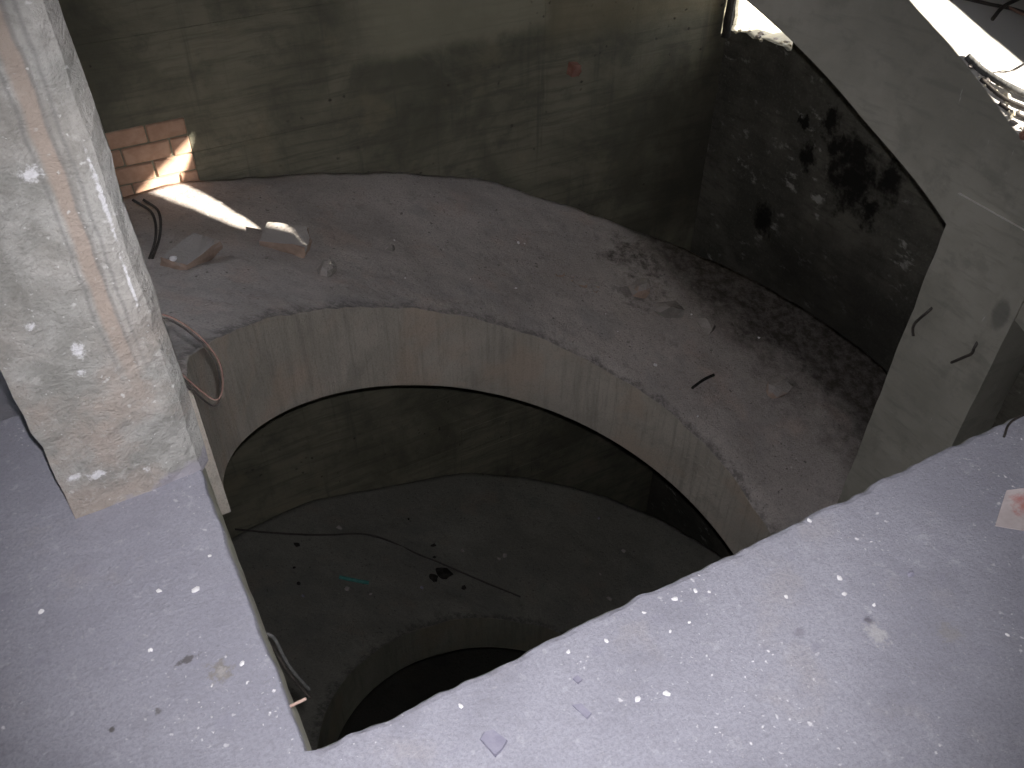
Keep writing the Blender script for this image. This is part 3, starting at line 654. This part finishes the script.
# landing: chips, flakes, scrap and wire
CH = [(0.737, -0.046, .016), (0.565, -0.062, .011), (0.488, -0.048, .011), (0.26, -0.05, .012), (0.55, -0.189, .015), (0.603, -0.206, .016), (0.686, -0.102, .009), (0.665, -0.044, .010),
      (0.938, -0.147, .012), (0.809, -0.065, .009), (0.785, -0.05, .012), (1.047, -0.197, .013), (1.065, -0.163, .013), (1.081, -0.244, .010), (1.114, -0.02, .012), (0.731, -0.103, .008), (1.259, -0.415, .010),
      (-0.102, 0.423, .020), (-0.056, 0.494, .011), (-0.064, 0.219, .013), (-0.168, 0.455, .013), (-0.382, 0.514, .014), (-0.211, 0.328, .012)]
for i, (x, y, s) in enumerate(CH):
    if i == 17: lab, grp = 'largest white lime chip on the landing between the pillar and the shaft edge', None
    elif x > 0: lab, grp = 'white lime chip stuck on the pale landing in front of the shaft', 'lime chips on the front landing'
    else: lab, grp = 'small white lime chip on the landing below the pillar', 'lime chips on the landing by the pillar'
    tag(rock('lime_chip', (x, y, -s*0.06), (s*1.15, s*0.85, s*0.4), M['lime'], i*1.7, 100+i, sub=1), lab, 'chip', grp)
def flake(name, P, h, mat, seed):
    bm = bmesh.new(); n = len(P)
    b = [bm.verts.new((x, y, -0.001)) for x, y in P]; cx = sum(p[0] for p in P)/n; cy = sum(p[1] for p in P)/n
    tp = [bm.verts.new((cx+(x-cx)*0.9, cy+(y-cy)*0.9, h*(1+0.3*nz3((x, y, 0), 30, seed)))) for x, y in P]
    bm.faces.new(b[::-1]); bm.faces.new(tp)
    for i in range(n): bm.faces.new((b[i], b[(i+1) % n], tp[(i+1) % n], tp[i]))
    return link(name, bm, mat)
tag(flake('slate_chip', [(0.262, -0.122), (0.275, -0.113), (0.292, -0.117), (0.306, -0.148), (0.290, -0.158), (0.272, -0.164)], 0.005, M['slate'], 1), 'bluish grey angular flake lying on the landing near the inner corner', 'flake')
tag(flake('slate_chip', [(0.438, -0.143), (0.455, -0.148), (0.462, -0.175), (0.449, -0.180)], 0.003, M['slate'], 2), 'small faint triangular grey flake on the front landing', 'flake')
tag(flake('slate_chip', [(0.466, -0.100), (0.478, -0.098), (0.482, -0.110), (0.470, -0.114)], 0.004, M['slate'], 3), 'tiny roundish blue-grey flake near the landing edge', 'flake')
tag(rock('rubble_stone', (1.202, -0.224, -0.003), (0.022, 0.018, 0.016), M['slate'], 0.3, 61, sub=1), 'tiny dark stone on the front landing near the printed scrap', 'stone')
# folded scrap of printed card
bm = bmesh.new(); G = []
A, B_, Cc, D = Vector((1.455, -0.222, 0)), Vector((1.560, -0.165, 0)), Vector((1.72, -0.235, 0)), Vector((1.60, -0.36, 0))
for layer in (0, 1):
    row = []
    for i in range(9):
        r2 = []
        for j in range(9):
            u, v = i/8, j/8
            q = A.lerp(D, u).lerp(B_.lerp(Cc, u), v)
            h = 0.004 + 0.022*abs(v-0.45)*(0.4+u) + 0.003*nz3((q.x, q.y, 0), 20, 3)
            r2.append(bm.verts.new((q.x, q.y, h + layer*0.002)))
        row.append(r2)
    G.append(row)
for L in G:
    for i in range(8):
        for j in range(8): bm.faces.new((L[i][j], L[i+1][j], L[i+1][j+1], L[i][j+1]))
for i in range(8):
    for (p, q) in (((i, 0), (i+1, 0)), ((i, 8), (i+1, 8)), ((0, i), (0, i+1)), ((8, i), (8, i+1))):
        bm.faces.new((G[0][p[0]][p[1]], G[0][q[0]][q[1]], G[1][q[0]][q[1]], G[1][p[0]][p[1]]))
bmesh.ops.translate(bm, verts=bm.verts, vec=(0, 0, -0.003))
tag(link('printed_scrap', bm, M['scrap']), 'pinkish folded scrap of card with a red print on the landing', 'scrap')
tag(wire('thin_wire', [(1.70, -0.045, 0.004), (1.74, -0.024, 0.006), (1.78, -0.018, 0.008), (1.83, -0.024, 0.008), (1.90, -0.05, 0.006), (1.95, -0.06, 0.003)], 0.003, M['wire']), 'thin dark wire lying along the edge of the front landing', 'wire')

# on the lower ramp
cab = [(0.117, 3.60), (0.282, 3.511), (0.517, 3.402), (0.718, 3.353), (0.921, 3.298), (1.071, 3.196), (1.255, 2.987), (1.37, 2.893), (1.593, 2.689), (1.826, 2.498)]
tag(wire('cable', [(x, y, on2(x, y)+0.004) for x, y in cab], 0.0075, M['wire'], n=5), 'thin black cable snaking over the dark lower ramp', 'cable')
for x, y, s, l in ((1.345, 2.80, 0.15, 'large black burnt lump beside the cable on the lower ramp'), (1.26, 2.76, 0.09, 'flat black burnt lump next to the largest one on the lower ramp'),
                   (1.394, 3.071, 0.05, 'small black burnt crumb beyond the cable on the lower ramp'), (1.352, 2.957, 0.035, 'tiny black burnt crumb touching the cable on the lower ramp')):
    tag(rock('burnt_lump', (x, y, on2(x, y)-s*0.1), (s, s*0.7, s*0.5), M['black'], x*9, int(x*100), 0.5), l, 'lump')
bm = bmesh.new(); tube(bm, [(0.635, 2.905, on2(0.635, 2.905)+0.010), (0.72, 2.855, on2(0.72, 2.855)+0.012), (0.805, 2.80, on2(0.805, 2.80)+0.010)], 0.013, 6)
tag(link('painted_stick', bm, M['teal']), 'short teal painted stick on the dark lower ramp', 'stick')
for i in range(18):
    ph = math.radians(rnd.uniform(-40, 50)); r = rnd.uniform(1.4, 2.5); s = rnd.choice((.03, .04, .055)); mk = rnd.choice(('slate', 'rock', 'rock', 'black')); x, y = X0 + r*math.sin(ph), Y0 + r*math.cos(ph)
    tag(rock('pebble', (x, y, on2(x, y)-s*0.1), (s, s*0.8, s*0.6), M[mk], rnd.uniform(0, 6), 140+i, sub=1), 'small ' + {'slate': 'bluish', 'rock': 'grey', 'black': 'black'}[mk] + ' stone scattered on the dark lower ramp', 'pebble', 'stones on the lower ramp')

# red lump stuck in the back wall
e = tag(brick_chunk('brick_piece', (2.827, 3.725, -0.70), (0.075, 0.06, 0.075), M['redbrick'], RZ(0.2, 0.1, 0.2), 15, 0.010), 'small red brick stump sticking out of the board-marked wall', 'brick piece')

# on the sunlit upper ramp: cables along its edge, twisted wires, loose mortar
def edge_line(off, ys, lift): return [(2.622+off + 0.012*nz3((y, off, 0), 5, 3), y, onu(2.622+off, y)+lift) for y in ys]
tag(wire('cable', [(2.634, 1.03, onu(2.64, 1.03)+0.010), (2.648, 0.97, onu(2.65, 0.97)+0.013), (2.68, 0.89, onu(2.68, 0.89)+0.02), (2.75, 0.82, onu(2.75, 0.82)+0.02), (2.85, 0.75, onu(2.85, 0.75)+0.018)], 0.012, M['grey_cable']),
    'thick dusty cable lying along the sunlit edge of the upper ramp', 'cable')
tag(wire('cable', [(2.628, 0.95, onu(2.64, 0.95)+0.006), (2.65, 0.875, onu(2.65, 0.875)+0.008), (2.69, 0.82, onu(2.69, 0.82)+0.01), (2.76, 0.755, onu(2.76, 0.755)+0.01), (2.85, 0.695, onu(2.85, 0.695)+0.008)], 0.007, M['wire']),
    'thin black cable beside the thick one on the sunlit ramp edge', 'cable')
tag(wire('cable', [(2.63, 0.86, onu(2.64, 0.86)+0.004), (2.655, 0.81, onu(2.66, 0.81)+0.008), (2.71, 0.75, onu(2.71, 0.75)+0.01), (2.80, 0.69, onu(2.80, 0.69)+0.008)], 0.006, M['wire']),
    'short black cable end nearest the broken corner of the sunlit ramp edge', 'cable')
e = empty('twisted_wire', (2.95, 1.14, onu(2.95, 1.14)))
zt = lambda x, y, h: (x, y, onu(x, y)+h)
wire('strand', [zt(2.70, 1.27, 0.012), zt(2.80, 1.215, 0.018), zt(2.87, 1.18, 0.016), zt(2.95, 1.135, 0.02), zt(3.05, 1.08, 0.014), zt(3.2, 1.02, 0.01)], 0.006, M['wire'], e)
wire('strand', [zt(2.84, 1.125, 0.012), zt(2.90, 1.145, 0.026), zt(2.98, 1.165, 0.024), zt(3.08, 1.19, 0.016), zt(3.2, 1.22, 0.01)], 0.007, M['wire'], e)
wire('strand', [zt(2.93, 1.15, 0.022), zt(2.955, 1.10, 0.03), zt(3.0, 1.075, 0.028), zt(3.03, 1.10, 0.024), zt(3.1, 1.13, 0.015)], 0.0045, M['rust'], e)
tag(e, 'twisted dark wires knotted together on the shaded upper ramp', 'wire')
tag(wire('thin_wire', [zt(2.665, 0.955, 0.006), zt(2.71, 0.945, 0.012), zt(2.76, 0.935, 0.01), zt(2.83, 0.945, 0.006), zt(2.92, 0.96, 0.005)], 0.0022, M['wire']), 'hair-thin wire on the sunlit strip of the upper ramp', 'wire')
for i in range(34):
    mk = rnd.choice(('sand', 'sand', 'rock')); y = rnd.uniform(0.62, 1.02); x = 2.628 + rnd.uniform(0.0, 0.05); s = rnd.choice((.012, .018, .026, .034))
    tag(rock('mortar_crumb', (x, y, onu(x, y)-s*0.08), (s, s*0.8, s*0.75), M[mk], rnd.uniform(0, 6), 200+i, sub=1), {'sand': 'pale', 'rock': 'grey'}[mk] + ' loose mortar crumb along the sunlit edge of the upper ramp', 'crumb', 'mortar crumbs on the upper ramp edge')
tag(rock('brick_piece', (2.64, 0.735, onu(2.65, 0.735)-0.006), (0.06, 0.05, 0.045), M['redbrick'], 0.4, 71, 0.3), 'orange brick bit on the broken corner of the sunlit ramp edge', 'brick piece')

# top corner of the sooty wall
bm = bmesh.new(); tube(bm, [(3.975, 3.695, -0.69), (3.975, 3.695, -0.2), (3.975, 3.695, 0.5)], 0.03, 10)
tag(link('corner_pipe', bm, M['steel']), 'dark upright pipe in the corner between the two walls', 'pipe')
for i in range(22):
    mk = rnd.choice(('rock', 'sand')); y = rnd.uniform(3.16, 3.66); x = WX + rnd.uniform(0.0, 0.10); s = rnd.choice((.02, .03, .045, .06)); zb = -0.585 - (y-3.13)/0.58*0.075
    tag(rock('mortar_crumb', (x, y, zb-0.012), (s, s*0.8, s*0.7), M[mk], rnd.uniform(0, 6), 300+i, sub=1), {'sand': 'pale', 'rock': 'grey'}[mk] + ' broken mortar crumb on the crumbled top of the sooty wall', 'crumb', 'crumbs on the wall top')
